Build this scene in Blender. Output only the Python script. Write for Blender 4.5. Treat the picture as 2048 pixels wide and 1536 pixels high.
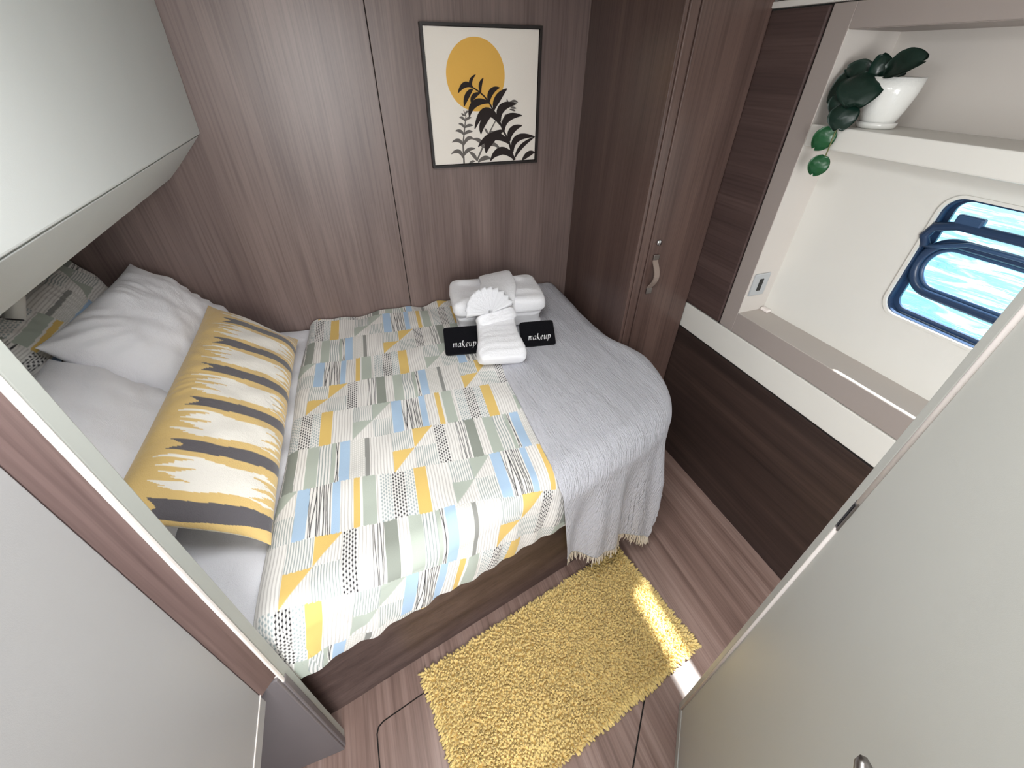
import bpy, bmesh, math, random
import numpy as np
from mathutils import Matrix, Vector
random.seed(7); RNG = np.random.default_rng(7)
S = bpy.context.scene
COL = S.collection
for o in list(bpy.data.objects): bpy.data.objects.remove(o)

# ------------------------------------------------------------------ camera
cam_d = bpy.data.cameras.new('camera'); cam = bpy.data.objects.new('camera', cam_d); COL.objects.link(cam)
cam_d.sensor_width = 36.0; cam_d.lens = 827.0 / 2048.0 * 36.0; cam_d.clip_start = 0.02; cam_d.clip_end = 400
R = ((0.93906857, 0.20488769, -0.27599140), (-0.34361383, 0.58042447, -0.73826620), (0.00893050, 0.78811704, 0.61546062))
cam.matrix_world = Matrix(((R[0][0], R[0][1], R[0][2], 0), (R[1][0], R[1][1], R[1][2], 0), (R[2][0], R[2][1], R[2][2], 1.7), (0, 0, 0, 1)))
S.camera = cam

# ------------------------------------------------------------------ world, sun, daylight
w = bpy.data.worlds.new('sky'); S.world = w; w.use_nodes = True
bg = w.node_tree.nodes['Background']; bg.inputs[0].default_value = (0.80, 0.90, 1.0, 1); bg.inputs[1].default_value = 1.6

def lamp(name, kind, loc, target, energy, color=(1, 1, 1), **kw):
    l = bpy.data.lights.new(name, kind); l.energy = energy; l.color = color
    for k, v in kw.items(): setattr(l, k, v)
    o = bpy.data.objects.new(name, l); COL.objects.link(o); o.location = loc
    o.rotation_euler = (Vector(target) - Vector(loc)).to_track_quat('-Z', 'Y').to_euler()
    return o
SUN_DIR = Vector((-0.60, -0.07, -1.0))
lamp('sun', 'SUN', (4, 1, 6), Vector((4, 1, 6)) + SUN_DIR, 30.0, (1.0, 0.95, 0.86), angle=0.035)
# daylight falling through the open companionway behind the viewer, and through the deck hatch over the cabin entrance
lamp('doorway_daylight', 'AREA', (0.05, -1.0, 1.45), (0.30, 1.6, 0.85), 32.0, (1.0, 0.985, 0.96), shape='RECTANGLE', size=0.85, size_y=0.9)
lamp('hatch_daylight', 'AREA', (0.05, 0.42, 1.930), (0.12, 0.60, 0.0), 10.5, (0.97, 0.985, 1.0), shape='RECTANGLE', size=0.44, size_y=0.44)

vs = S.view_settings
vs.view_transform = 'Standard'; vs.look = 'None'; vs.gamma = 1.0; vs.use_curve_mapping = False; vs.exposure = 0.08

# ------------------------------------------------------------------ helpers
def lin(c):
    return tuple((((v / 255.0) / 12.92) if v / 255.0 <= 0.04045 else ((v / 255.0 + 0.055) / 1.055) ** 2.4) for v in c)
def rgba(c): return lin(c) + (1.0,)

def tag(o, label=None, cat=None, group=None, kind=None):
    if label: o['label'] = label
    if cat: o['category'] = cat
    if group: o['group'] = group
    if kind: o['kind'] = kind
    return o

def thing(name, loc, label, cat, group=None):
    o = bpy.data.objects.new(name, None); COL.objects.link(o); o.location = loc; o.empty_display_size = 0.05
    return tag(o, label, cat, group)

def origin(parent):
    v = Vector((0, 0, 0))
    while parent is not None: v += parent.location; parent = parent.parent
    return v

def mesh_obj(name, verts, faces, mat, parent=None, smooth=False, uv=None, col=None):
    """verts in world metres; stored relative to the parent's base point."""
    off = np.array(origin(parent)) if parent is not None else np.zeros(3)
    V = np.asarray(verts, dtype=np.float64).reshape(-1, 3) - off
    me = bpy.data.meshes.new(name)
    if isinstance(faces, np.ndarray) and faces.ndim == 2:
        nf, k = faces.shape
        me.vertices.add(len(V)); me.vertices.foreach_set('co', V.astype(np.float32).ravel())
        me.loops.add(nf * k); me.loops.foreach_set('vertex_index', faces.astype(np.int32).ravel())
        me.polygons.add(nf); me.polygons.foreach_set('loop_start', np.arange(0, nf * k, k, dtype=np.int32))
        me.polygons.foreach_set('loop_total', np.full(nf, k, dtype=np.int32))
        me.update(calc_edges=True)
    else:
        me.from_pydata([tuple(v) for v in V], [], [tuple(f) for f in faces])
    me.validate(); me.update()
    if uv is not None:
        li = np.empty(len(me.loops), dtype=np.int32); me.loops.foreach_get('vertex_index', li)
        l = me.uv_layers.new(name='UVMap'); l.data.foreach_set('uv', np.asarray(uv, dtype=np.float32).reshape(-1, 2)[li].ravel())
    if col is not None:
        c = np.ones((len(V), 4), dtype=np.float32); c[:, :3] = np.asarray(col, dtype=np.float32).reshape(-1, 3)
        a = me.color_attributes.new('print', 'FLOAT_COLOR', 'POINT'); a.data.foreach_set('color', c.ravel())
    if smooth: me.polygons.foreach_set('use_smooth', np.ones(len(me.polygons), dtype=bool))
    me.materials.append(mat)
    o = bpy.data.objects.new(name, me); COL.objects.link(o)
    if parent is not None: o.parent = parent
    return o

def bm_obj(name, bm, mat, parent=None, smooth=False):
    bmesh.ops.recalc_face_normals(bm, faces=bm.faces)
    V = [v.co.copy() for v in bm.verts]; bm.verts.index_update()
    F = [[v.index for v in f.verts] for f in bm.faces]; bm.free()
    return mesh_obj(name, [tuple(v) for v in V], F, mat, parent, smooth)

def box(name, lo, hi, mat, parent=None, bevel=0.0, seg=2):
    bm = bmesh.new()
    p = [(x, y, z) for x in (lo[0], hi[0]) for y in (lo[1], hi[1]) for z in (lo[2], hi[2])]
    v = [bm.verts.new(q) for q in p]
    for f in ((0, 1, 3, 2), (4, 6, 7, 5), (0, 4, 5, 1), (2, 3, 7, 6), (0, 2, 6, 4), (1, 5, 7, 3)): bm.faces.new([v[i] for i in f])
    if bevel > 0: bmesh.ops.bevel(bm, geom=list(bm.edges), offset=bevel, segments=seg, affect='EDGES', profile=0.5)
    return bm_obj(name, bm, mat, parent)

def obox(name, o, ux, uy, uz, mat, parent=None, bevel=0.0, seg=2):
    """box spanned by three edge vectors from corner o."""
    o = Vector(o); ux = Vector(ux); uy = Vector(uy); uz = Vector(uz)
    bm = bmesh.new(); v = []
    for i in (0, 1):
        for j in (0, 1):
            for k in (0, 1): v.append(bm.verts.new(o + ux * i + uy * j + uz * k))
    for f in ((0, 1, 3, 2), (4, 6, 7, 5), (0, 4, 5, 1), (2, 3, 7, 6), (0, 2, 6, 4), (1, 5, 7, 3)): bm.faces.new([v[i] for i in f])
    if bevel > 0: bmesh.ops.bevel(bm, geom=list(bm.edges), offset=bevel, segments=seg, affect='EDGES', profile=0.5)
    return bm_obj(name, bm, mat, parent)

def prism(name, poly, z0, z1, mat, parent=None, bevel=0.0, smooth=False):
    bm = bmesh.new()
    a = [bm.verts.new((x, y, z0)) for x, y in poly]; b = [bm.verts.new((x, y, z1)) for x, y in poly]
    n = len(poly); bm.faces.new(a); top = bm.faces.new(b)
    for i in range(n): bm.faces.new((a[i], a[(i + 1) % n], b[(i + 1) % n], b[i]))
    if bevel > 0: bmesh.ops.bevel(bm, geom=list(top.edges), offset=bevel, segments=2, affect='EDGES', profile=0.5)
    return bm_obj(name, bm, mat, parent, smooth)

def holed_panel(name, outer, inner, axis, x0, x1, mat, parent=None):
    """flat panel with one hole, given by 2-D loops in the plane across `axis`, between x0 and x1."""
    def P(p, d): return {'x': (d, p[0], p[1]), 'y': (p[0], d, p[1]), 'z': (p[0], p[1], d)}[axis]
    bm = bmesh.new(); loops = []
    for L in (outer, inner):
        vv = [bm.verts.new(P(p, x0)) for p in L]
        ee = [bm.edges.new((vv[i], vv[(i + 1) % len(vv)])) for i in range(len(vv))]; loops += ee
    r = bmesh.ops.triangle_fill(bm, use_beauty=True, use_dissolve=False, edges=loops)
    fs = [g for g in r['geom'] if isinstance(g, bmesh.types.BMFace)]
    ex = bmesh.ops.extrude_face_region(bm, geom=fs)
    d = Vector(P((0, 0), x1 - x0))
    bmesh.ops.translate(bm, verts=[g for g in ex['geom'] if isinstance(g, bmesh.types.BMVert)], vec=d)
    return bm_obj(name, bm, mat, parent)

def rrect(y0, y1, z0, z1, r, n=8):
    out = []
    for cy, cz, a0 in ((y1 - r, z1 - r, 0), (y0 + r, z1 - r, 90), (y0 + r, z0 + r, 180), (y1 - r, z0 + r, 270)):
        for k in range(n + 1):
            a = math.radians(a0 + 90.0 * k / n); out.append((cy + r * math.cos(a), cz + r * math.sin(a)))
    return out

def tube(name, pts, r, mat, parent=None, closed=False, n=10, rads=None, flat=1.0, smooth=True):
    pts = [Vector(p) for p in pts]; m = len(pts); V = []; F = []
    up = None
    for i, p in enumerate(pts):
        if closed: t = pts[(i + 1) % m] - pts[i - 1]
        else: t = pts[min(i + 1, m - 1)] - pts[max(i - 1, 0)]
        t.normalize()
        if up is None:
            a = Vector((0, 0, 1)) if abs(t.z) < 0.9 else Vector((1, 0, 0)); up = t.cross(a).normalized()
        up = (up - t * up.dot(t)).normalized(); s = t.cross(up)
        rr = rads[i] if rads else r
        for k in range(n):
            a = 2 * math.pi * k / n; V.append(tuple(p + up * (rr * math.cos(a)) + s * (rr * flat * math.sin(a))))
    for i in range(m if closed else m - 1):
        j = (i + 1) % m
        for k in range(n): F.append((i * n + k, i * n + (k + 1) % n, j * n + (k + 1) % n, j * n + k))
    if not closed: F.append(tuple(range(n))[::-1]); F.append(tuple((m - 1) * n + k for k in range(n)))
    return mesh_obj(name, V, F, mat, parent, smooth)

def lathe(name, prof, c, mat, parent=None, n=40):
    V = []; F = []
    for r, z in prof:
        for k in range(n):
            a = 2 * math.pi * k / n; V.append((c[0] + r * math.cos(a), c[1] + r * math.sin(a), c[2] + z))
    for i in range(len(prof) - 1):
        for k in range(n): F.append((i * n + k, i * n + (k + 1) % n, (i + 1) * n + (k + 1) % n, (i + 1) * n + k))
    F.append(tuple(range(n))[::-1]); F.append(tuple((len(prof) - 1) * n + k for k in range(n)))
    return mesh_obj(name, V, F, mat, parent, True)

def grid_faces(n, m, wrap=False):
    i, j = np.meshgrid(np.arange(n - 1), np.arange(m if wrap else m - 1), indexing='ij')
    j2 = (j + 1) % m
    return np.stack([i * m + j, i * m + j2, (i + 1) * m + j2, (i + 1) * m + j], -1).reshape(-1, 4)

def wob(x, y, seed, scale, n=9):
    """smooth pseudo-noise in about -1..1"""
    r = np.random.default_rng(seed); out = 0
    for _ in range(n):
        a = r.uniform(0, 2 * math.pi); f = r.uniform(0.5, 1.6) * scale
        out = out + np.sin((np.cos(a) * x + np.sin(a) * y) * f + r.uniform(0, 6.28))
    return out / (n ** 0.5 * 1.3)

# ------------------------------------------------------------------ materials
def nodes(name):
    m = bpy.data.materials.new(name); m.use_nodes = True; nt = m.node_tree
    return m, nt, nt.nodes['Principled BSDF']
def add(nt, t, **kw):
    n = nt.nodes.new(t)
    for k, v in kw.items(): setattr(n, k, v)
    return n
def bump(nt, b, height, strength, dist=0.002):
    n = add(nt, 'ShaderNodeBump'); n.inputs['Strength'].default_value = strength; n.inputs['Distance'].default_value = dist
    nt.links.new(height, n.inputs['Height']); nt.links.new(n.outputs[0], b.inputs['Normal'])

def plain(name, c, rough=0.5, metal=0.0, grain=0.0, gscale=900, sheen=0.0, spec=0.5, var=0.03, coord='Object'):
    m, nt, b = nodes(name)
    tc = add(nt, 'ShaderNodeTexCoord'); nz = add(nt, 'ShaderNodeTexNoise'); nz.inputs['Scale'].default_value = 6.0; nz.inputs['Detail'].default_value = 4
    nt.links.new(tc.outputs[coord], nz.inputs['Vector'])
    mx = add(nt, 'ShaderNodeMixRGB'); k = lin(c)
    mx.inputs[1].default_value = tuple(v * (1 - var) for v in k) + (1,); mx.inputs[2].default_value = tuple(min(1, v * (1 + var)) for v in k) + (1,)
    nt.links.new(nz.outputs[0], mx.inputs[0]); nt.links.new(mx.outputs[0], b.inputs['Base Color'])
    b.inputs['Roughness'].default_value = rough; b.inputs['Metallic'].default_value = metal; b.inputs['Specular IOR Level'].default_value = spec
    if sheen: b.inputs['Sheen Weight'].default_value = sheen
    if grain:
        g = add(nt, 'ShaderNodeTexNoise'); g.inputs['Scale'].default_value = gscale; g.inputs['Detail'].default_value = 2
        nt.links.new(tc.outputs[coord], g.inputs['Vector']); bump(nt, b, g.outputs[0], grain)
    return m

def wood(name, dark, mid, light, axis, rough=0.42, seed=0.0, stretch=14.0, spec=0.5, scale=1.0, contrast=1.0):
    """laminated timber, grain along `axis`."""
    m, nt, b = nodes(name)
    tc = add(nt, 'ShaderNodeTexCoord'); mp = add(nt, 'ShaderNodeMapping')
    s = [stretch * scale] * 3; s['xyz'.index(axis)] = 0.55 * scale; mp.inputs['Scale'].default_value = s; mp.inputs['Location'].default_value = (seed, seed * 1.7, seed * 0.6)
    nt.links.new(tc.outputs['Object'], mp.inputs['Vector'])
    n1 = add(nt, 'ShaderNodeTexNoise'); n1.inputs['Scale'].default_value = 1.0; n1.inputs['Detail'].default_value = 7; n1.inputs['Roughness'].default_value = 0.62; n1.inputs['Distortion'].default_value = 0.5
    nt.links.new(mp.outputs[0], n1.inputs['Vector'])
    mp2 = add(nt, 'ShaderNodeMapping'); s2 = [130.0 * scale] * 3; s2['xyz'.index(axis)] = 2.5 * scale; mp2.inputs['Scale'].default_value = s2
    nt.links.new(tc.outputs['Object'], mp2.inputs['Vector'])
    n2 = add(nt, 'ShaderNodeTexNoise'); n2.inputs['Scale'].default_value = 1.0; n2.inputs['Detail'].default_value = 3
    nt.links.new(mp2.outputs[0], n2.inputs['Vector'])
    cr = add(nt, 'ShaderNodeValToRGB'); e = cr.color_ramp.elements
    e[0].position = 0.5 - 0.22 / contrast; e[0].color = rgba(dark); e[1].position = 0.5 + 0.22 / contrast; e[1].color = rgba(light)
    q = e.new(0.5); q.color = rgba(mid)
    nt.links.new(n1.outputs[0], cr.inputs[0])
    r2 = add(nt, 'ShaderNodeValToRGB'); r2.color_ramp.elements[0].position = 0.30; r2.color_ramp.elements[0].color = (0.62, 0.60, 0.60, 1); r2.color_ramp.elements[1].position = 0.55; r2.color_ramp.elements[1].color = (1, 1, 1, 1)
    nt.links.new(n2.outputs[0], r2.inputs[0])
    mx = add(nt, 'ShaderNodeMixRGB', blend_type='MULTIPLY'); mx.inputs[0].default_value = 0.7
    nt.links.new(cr.outputs[0], mx.inputs[1]); nt.links.new(r2.outputs[0], mx.inputs[2]); nt.links.new(mx.outputs[0], b.inputs['Base Color'])
    b.inputs['Roughness'].default_value = rough; b.inputs['Specular IOR Level'].default_value = spec
    bump(nt, b, n2.outputs[0], 0.12, 0.001)
    return m

def printed(name, rough=0.85, weave=0.25, sheen=0.15, scale=700):
    m, nt, b = nodes(name)
    a = add(nt, 'ShaderNodeVertexColor'); a.layer_name = 'print'; nt.links.new(a.outputs[0], b.inputs['Base Color'])
    b.inputs['Roughness'].default_value = rough; b.inputs['Sheen Weight'].default_value = sheen; b.inputs['Specular IOR Level'].default_value = 0.2
    tc = add(nt, 'ShaderNodeTexCoord'); nz = add(nt, 'ShaderNodeTexNoise'); nz.inputs['Scale'].default_value = scale; nt.links.new(tc.outputs['Object'], nz.inputs['Vector'])
    n2 = add(nt, 'ShaderNodeTexNoise'); n2.inputs['Scale'].default_value = 22; n2.inputs['Detail'].default_value = 5; nt.links.new(tc.outputs['Object'], n2.inputs['Vector'])
    ma = add(nt, 'ShaderNodeMath', operation='MULTIPLY_ADD'); ma.inputs[1].default_value = 4.0; nt.links.new(n2.outputs[0], ma.inputs[0]); nt.links.new(nz.outputs[0], ma.inputs[2])
    bump(nt, b, ma.outputs[0], weave, 0.0022)
    return m

def cloth(name, c, rough=0.9, sheen=0.2, fine=500, wr=14, wamt=5.0, strength=0.35, dist=0.003):
    m, nt, b = nodes(name)
    b.inputs['Base Color'].default_value = rgba(c); b.inputs['Roughness'].default_value = rough; b.inputs['Sheen Weight'].default_value = sheen; b.inputs['Specular IOR Level'].default_value = 0.15
    tc = add(nt, 'ShaderNodeTexCoord'); nz = add(nt, 'ShaderNodeTexNoise'); nz.inputs['Scale'].default_value = fine; nt.links.new(tc.outputs['Object'], nz.inputs['Vector'])
    n2 = add(nt, 'ShaderNodeTexNoise'); n2.inputs['Scale'].default_value = wr; n2.inputs['Detail'].default_value = 5; n2.inputs['Distortion'].default_value = 0.8; nt.links.new(tc.outputs['Object'], n2.inputs['Vector'])
    ma = add(nt, 'ShaderNodeMath', operation='MULTIPLY_ADD'); ma.inputs[1].default_value = wamt; nt.links.new(n2.outputs[0], ma.inputs[0]); nt.links.new(nz.outputs[0], ma.inputs[2])
    bump(nt, b, ma.outputs[0], strength, dist)
    return m

WALL = wood('timber_wall', (104, 87, 84), (124, 106, 101), (146, 127, 121), 'z', rough=0.36, seed=3.1, stretch=9, contrast=.75)
WARD = wood('timber_wardrobe', (80, 62, 57), (96, 76, 70), (116, 94, 86), 'z', rough=0.30, seed=9.4, stretch=9, contrast=.8)
HORIZ = wood('timber_cross_grain', (64, 49, 47), (80, 63, 60), (98, 79, 75), 'y', rough=0.45, seed=5.5, contrast=.8)
LOWER = wood('timber_lower', (46, 35, 32), (60, 46, 42), (74, 58, 52), 'y', rough=0.5, seed=7.7)
BASE = wood('timber_bed', (66, 51, 48), (86, 69, 65), (106, 88, 83), 'x', rough=0.45, seed=1.7)
FLOORW = wood('timber_floor', (108, 85, 78), (142, 117, 108), (172, 147, 138), 'y', rough=0.35, seed=2.2, stretch=22, contrast=.95)
STRIPW = wood('timber_return', (84, 66, 64), (104, 85, 82), (124, 105, 101), 'z', rough=0.4, seed=4.2)
WHITE = plain('white_laminate', (222, 220, 214), 0.45, grain=0.06)
CABIN = plain('pale_padded_panel', (212, 214, 211), 0.55, grain=0.12, gscale=500)
TAUPE = plain('taupe_laminate', (158, 148, 143), 0.45, grain=0.05)
SILL = plain('niche_sill_laminate', (182, 174, 168), 0.45, grain=0.05)
NICHE = plain('niche_lining', (205, 199, 193), 0.5, grain=0.06)
DOORM = plain('door_laminate', (184, 184, 178), 0.42, grain=0.06)
LOCKM = plain('locker_laminate', (160, 158, 158), 0.42, grain=0.06)
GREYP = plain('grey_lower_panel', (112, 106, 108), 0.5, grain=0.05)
INNER = plain('pale_grey_inner_panel', (172, 174, 168), 0.5)
TRIMW = plain('white_edge_trim', (236, 228, 224), 0.35)
DARKGAP = plain('dark_joint', (24, 20, 19), 0.8)
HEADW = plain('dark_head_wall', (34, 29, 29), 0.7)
CHROME = plain('chrome', (215, 215, 215), 0.12, metal=1.0)
STEEL = plain('satin_steel', (150, 145, 142), 0.3, metal=1.0)
LEATHER = plain('taupe_leather', (150, 134, 124), 0.5, grain=0.2, gscale=600)
BLACKP = plain('black_plastic', (18, 18, 20), 0.35)
ALU = plain('silver_plastic', (196, 200, 204), 0.3, metal=0.5)
NAVY = plain('dark_window_frame', (34, 56, 86), 0.3)
SMOKE = plain('window_latch', (52, 78, 112), 0.3)
POTM = plain('white_glaze', (226, 226, 222), 0.12, grain=0.25, gscale=160)
SOIL = plain('soil', (40, 30, 24), 0.95)
LEAFD = plain('dark_leaf', (15, 40, 32), 0.32, grain=0.3, gscale=60, var=0.25)
LEAFG = plain('green_leaf', (24, 78, 44), 0.3, grain=0.3, gscale=60, var=0.2)
STEM = plain('plant_stem', (110, 112, 70), 0.6)
FRAMEM = plain('black_picture_frame', (30, 22, 20), 0.45)
CANVAS = plain('canvas', (244, 236, 226), 0.9, grain=0.35, gscale=700)
ARTY = plain('print_ochre', (234, 182, 88), 0.9, grain=0.3, gscale=700)
ARTD = plain('print_dark', (42, 33, 32), 0.9)
ARTG = plain('print_grey', (108, 102, 98), 0.9)
SHEET = cloth('white_sheet', (240, 240, 246), wr=9, wamt=7, strength=0.5)
PILLOW = cloth('white_pillowcase', (242, 241, 245), wr=11, wamt=6, strength=0.5)
TERRY = cloth('white_terry', (249, 249, 253), fine=420, wr=60, wamt=1.2, strength=0.6, dist=0.003, sheen=0.4)
BLACKT = cloth('black_terry', (12, 12, 17), fine=420, wr=60, wamt=1.0, strength=0.6, dist=0.003, sheen=0.05)
THREAD = plain('white_thread', (240, 240, 240), 0.8)
DUVET = printed('printed_cotton')
LUMB = printed('woven_cushion', rough=0.95, weave=0.55, sheen=0.3, scale=380)
CREAM = cloth('cream_backing', (226, 216, 198))
FRINGE = cloth('cream_fringe', (222, 210, 192))
MATTR = cloth('mattress_ticking', (220, 220, 220))

def throw_mat():
    m, nt, b = nodes('grey_crinkle_cotton')
    b.inputs['Roughness'].default_value = 0.95; b.inputs['Sheen Weight'].default_value = 0.25; b.inputs['Specular IOR Level'].default_value = 0.1
    uv = add(nt, 'ShaderNodeUVMap'); uv.uv_map = 'UVMap'
    mp = add(nt, 'ShaderNodeMapping'); mp.inputs['Scale'].default_value = (170, 26, 1); nt.links.new(uv.outputs[0], mp.inputs['Vector'])
    n1 = add(nt, 'ShaderNodeTexNoise'); n1.inputs['Scale'].default_value = 1.0; n1.inputs['Detail'].default_value = 3; n1.inputs['Distortion'].default_value = 0.6; nt.links.new(mp.outputs[0], n1.inputs['Vector'])
    n2 = add(nt, 'ShaderNodeTexNoise'); n2.inputs['Scale'].default_value = 420; nt.links.new(uv.outputs[0], n2.inputs['Vector'])
    ma = add(nt, 'ShaderNodeMath', operation='MULTIPLY_ADD'); ma.inputs[1].default_value = 2.6; nt.links.new(n1.outputs[0], ma.inputs[0]); nt.links.new(n2.outputs[0], ma.inputs[2])
    cr = add(nt, 'ShaderNodeValToRGB'); cr.color_ramp.elements[0].position = 0.3; cr.color_ramp.elements[0].color = rgba((212, 212, 222)); cr.color_ramp.elements[1].position = 0.65; cr.color_ramp.elements[1].color = rgba((232, 232, 240))
    nt.links.new(n2.outputs[0], cr.inputs[0]); nt.links.new(cr.outputs[0], b.inputs['Base Color'])
    bump(nt, b, ma.outputs[0], 0.9, 0.0065)
    return m
THROW = throw_mat()

def pile_mat():
    m, nt, b = nodes('yellow_chenille')
    a = add(nt, 'ShaderNodeVertexColor'); a.layer_name = 'print'; nt.links.new(a.outputs[0], b.inputs['Base Color'])
    b.inputs['Roughness'].default_value = 0.95; b.inputs['Sheen Weight'].default_value = 0.35; b.inputs['Specular IOR Level'].default_value = 0.1
    tc = add(nt, 'ShaderNodeTexCoord'); nz = add(nt, 'ShaderNodeTexNoise'); nz.inputs['Scale'].default_value = 900; nt.links.new(tc.outputs['Object'], nz.inputs['Vector']); bump(nt, b, nz.outputs[0], 0.4)
    return m
PILE = pile_mat()
BACKING = plain('rug_backing', (214, 184, 112), 0.95)

def glass_mat():
    m, nt, b = nodes('window_acrylic')
    nt.nodes.remove(b); out = nt.nodes['Material Output']
    tr = add(nt, 'ShaderNodeBsdfTransparent'); tr.inputs[0].default_value = (0.93, 0.97, 1.0, 1)
    gl = add(nt, 'ShaderNodeBsdfGlossy'); gl.inputs['Roughness'].default_value = 0.02
    mx = add(nt, 'ShaderNodeMixShader'); mx.inputs[0].default_value = 0.06
    nt.links.new(tr.outputs[0], mx.inputs[1]); nt.links.new(gl.outputs[0], mx.inputs[2]); nt.links.new(mx.outputs[0], out.inputs['Surface'])
    return m
GLASS = glass_mat()

def sea_mat():
    m, nt, b = nodes('sea_water')
    tc = add(nt, 'ShaderNodeTexCoord'); mp = add(nt, 'ShaderNodeMapping'); mp.inputs['Scale'].default_value = (1.4, 0.55, 1); mp.inputs['Rotation'].default_value = (0, 0, 0.5); nt.links.new(tc.outputs['Object'], mp.inputs['Vector'])
    n1 = add(nt, 'ShaderNodeTexNoise'); n1.inputs['Scale'].default_value = 2.4; n1.inputs['Detail'].default_value = 5; n1.inputs['Distortion'].default_value = 1.2; nt.links.new(mp.outputs[0], n1.inputs['Vector'])
    cr = add(nt, 'ShaderNodeValToRGB'); e = cr.color_ramp.elements
    e[0].position = 0.36; e[0].color = rgba((10, 76, 104)); e[1].position = 0.64; e[1].color = rgba((132, 188, 194)); q = e.new(0.5); q.color = rgba((36, 114, 134))
    nt.links.new(n1.outputs[0], cr.inputs[0]); nt.links.new(cr.outputs[0], b.inputs['Base Color']); b.inputs['Roughness'].default_value = 0.35
    bump(nt, b, n1.outputs[0], 0.6, 0.1)
    return m
SEA = sea_mat()

# ------------------------------------------------------------------ room
YB = 2.0        # back wall
XH = 1.366      # hull-side wall
ZC = 1.95       # ceiling
fl = box('floor', (-1.3, -1.4, -0.06), (1.62, 2.1, -0.004), DARKGAP); tag(fl, kind='structure')
H = [(-.268, -.60), (-.268, .474), (-.262, .490), (-.246, .500), (.70, .716), (.70, .374)]
prism('floor_panel', H, -.004, 0.0, FLOORW, fl, .001)
prism('floor_panel', [(-1.3, -1.4), (-.272, -1.4), (-.272, .476), (-.265, .494), (-.248, .504), (.70, .720), (.70, 2.0), (-1.3, 2.0)], -.004, 0.0, FLOORW, fl)
prism('floor_panel', [(.704, 2.0), (.704, .372), (-.264, -.604), (-.264, -1.4), (1.366, -1.4), (1.366, 2.0)], -.004, 0.0, FLOORW, fl)

wb = box('wall_back', (-1.3, YB + .012, 0), (1.62, YB + .06, ZC), DARKGAP); tag(wb, kind='structure')
for xa, xb in ((-1.2, .1825), (.1855, 1.37)): box('wall_panel', (xa, YB, 0), (xb, YB + .014, ZC), WALL, wb, .0012)

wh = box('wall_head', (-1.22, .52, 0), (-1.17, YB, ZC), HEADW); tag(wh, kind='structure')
ce = holed_panel('ceiling', [(-1.3, -1.4), (1.62, -1.4), (1.62, 2.1), (-1.3, 2.1)], rrect(-.20, .30, .17, .67, .06), 'z', ZC, ZC + .05, WHITE); tag(ce, kind='structure')
hw = tag(bpy.data.objects.new('window_2', None), kind='structure'); COL.objects.link(hw); hw.location = (.05, .42, ZC)
holed_panel('hatch_frame', rrect(-.23, .33, .14, .70, .08), rrect(-.19, .29, .18, .66, .05), 'z', ZC - .012, ZC + .0005, WHITE, hw)
box('hatch_sun_blind', (-.22, .15, ZC + .051), (.32, .69, ZC + .065), WHITE, hw, .004)  # unseen solid cover, added to keep direct sun out of the hatch
wf = tag(box('wall_front', (.66, -1.4, 0), (1.37, -1.34, ZC), WHITE), kind='structure')
tag(box('wall_front', (-.80, -1.4, 1.92), (.66, -1.34, ZC), WHITE), kind='structure')

# hull-side wall with its niche ------------------------------------------------
wr = tag(box('wall_right', (XH + .021, -1.4, 0), (XH + .06, 2.05, .88), WHITE), kind='structure')
box('lower_panel', (XH, -1.4, 0), (XH + .02, 1.36, .700), LOWER, wr, .002)
box('panel_joint', (XH + .004, -1.4, .698), (XH + .02, 1.36, .712), DARKGAP, wr)
box('white_rail', (XH - .001, -1.4, .708), (XH + .02, 1.36, .826), WHITE, wr, .003)
box('timber_panel', (XH - .004, 1.152, .832), (XH + .02, 1.362, 1.832), HORIZ, wr, .004)
box('panel_joint', (XH + .004, 1.143, .826), (XH + .02, 1.156, 1.84), DARKGAP, wr)
NY = 1.075
box('niche_frame', (XH, NY + .0015, .830), (XH + .02, 1.146, 1.834), TAUPE, wr, .002)
box('niche_frame', (XH, -1.4, .830), (XH + .018, NY + .002, .9128), TAUPE, wr, .002)
box('niche_frame', (XH, -1.4, 1.7772), (XH + .018, NY + .002, 1.834), TAUPE, wr, .002)
box('ceiling_rail', (XH - .012, -1.4, 1.836), (XH + .03, 1.362, 1.852), WHITE, wr, .003)
box('ceiling_rail', (XH - .002, -1.4, 1.855), (XH + .03, 1.362, ZC), WHITE, wr, .002)
box('niche_side', (XH + .0005, NY, .90), (XH + .25, NY + .02, 1.80), NICHE, wr, .001)
box('niche_sill', (XH + .001, -1.4, .890), (1.51, NY + .002, .914), SILL, wr, .002)
box('niche_top', (XH + .004, -1.4, 1.776), (XH + .25, NY + .002, 1.80), TAUPE, wr)
box('niche_back_panel', (1.578, -1.4, 1.50), (1.60, NY + .002, 1.80), NICHE, wr)
WY0, WY1, WZ0, WZ1 = .06, .70, 1.099, 1.432
holed_panel('niche_back_panel', [(-1.4, .90), (NY, .90), (NY, 1.52), (-1.4, 1.52)], rrect(WY0, WY1, WZ0, WZ1, .045), 'x', 1.494, 1.504, WHITE, wr)
holed_panel('hull_skin', [(-1.4, .88), (NY, .88), (NY, 1.50), (-1.4, 1.50)], rrect(WY0 - .002, WY1 + .002, WZ0 - .002, WZ1 + .002, .046), 'x', 1.530, 1.540, WHITE, wr)
box('hull_skin', (1.602, -1.4, 1.50), (1.625, NY + .03, 2.0), WHITE, wr)
box('hull_skin', (1.53, NY + .021, .88), (1.56, 2.05, 2.0), WHITE, wr)
box('corner_clip', (1.470, NY - .040, .914), (1.492, NY - .004, .926), TRIMW, wr, .004)
sh = tag(bpy.data.objects.new('niche_shelf', None), 'white shelf across the niche above the porthole, holding the potted plant', 'shelf'); COL.objects.link(sh); sh.location = (1.45, .3, 1.5)
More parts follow.
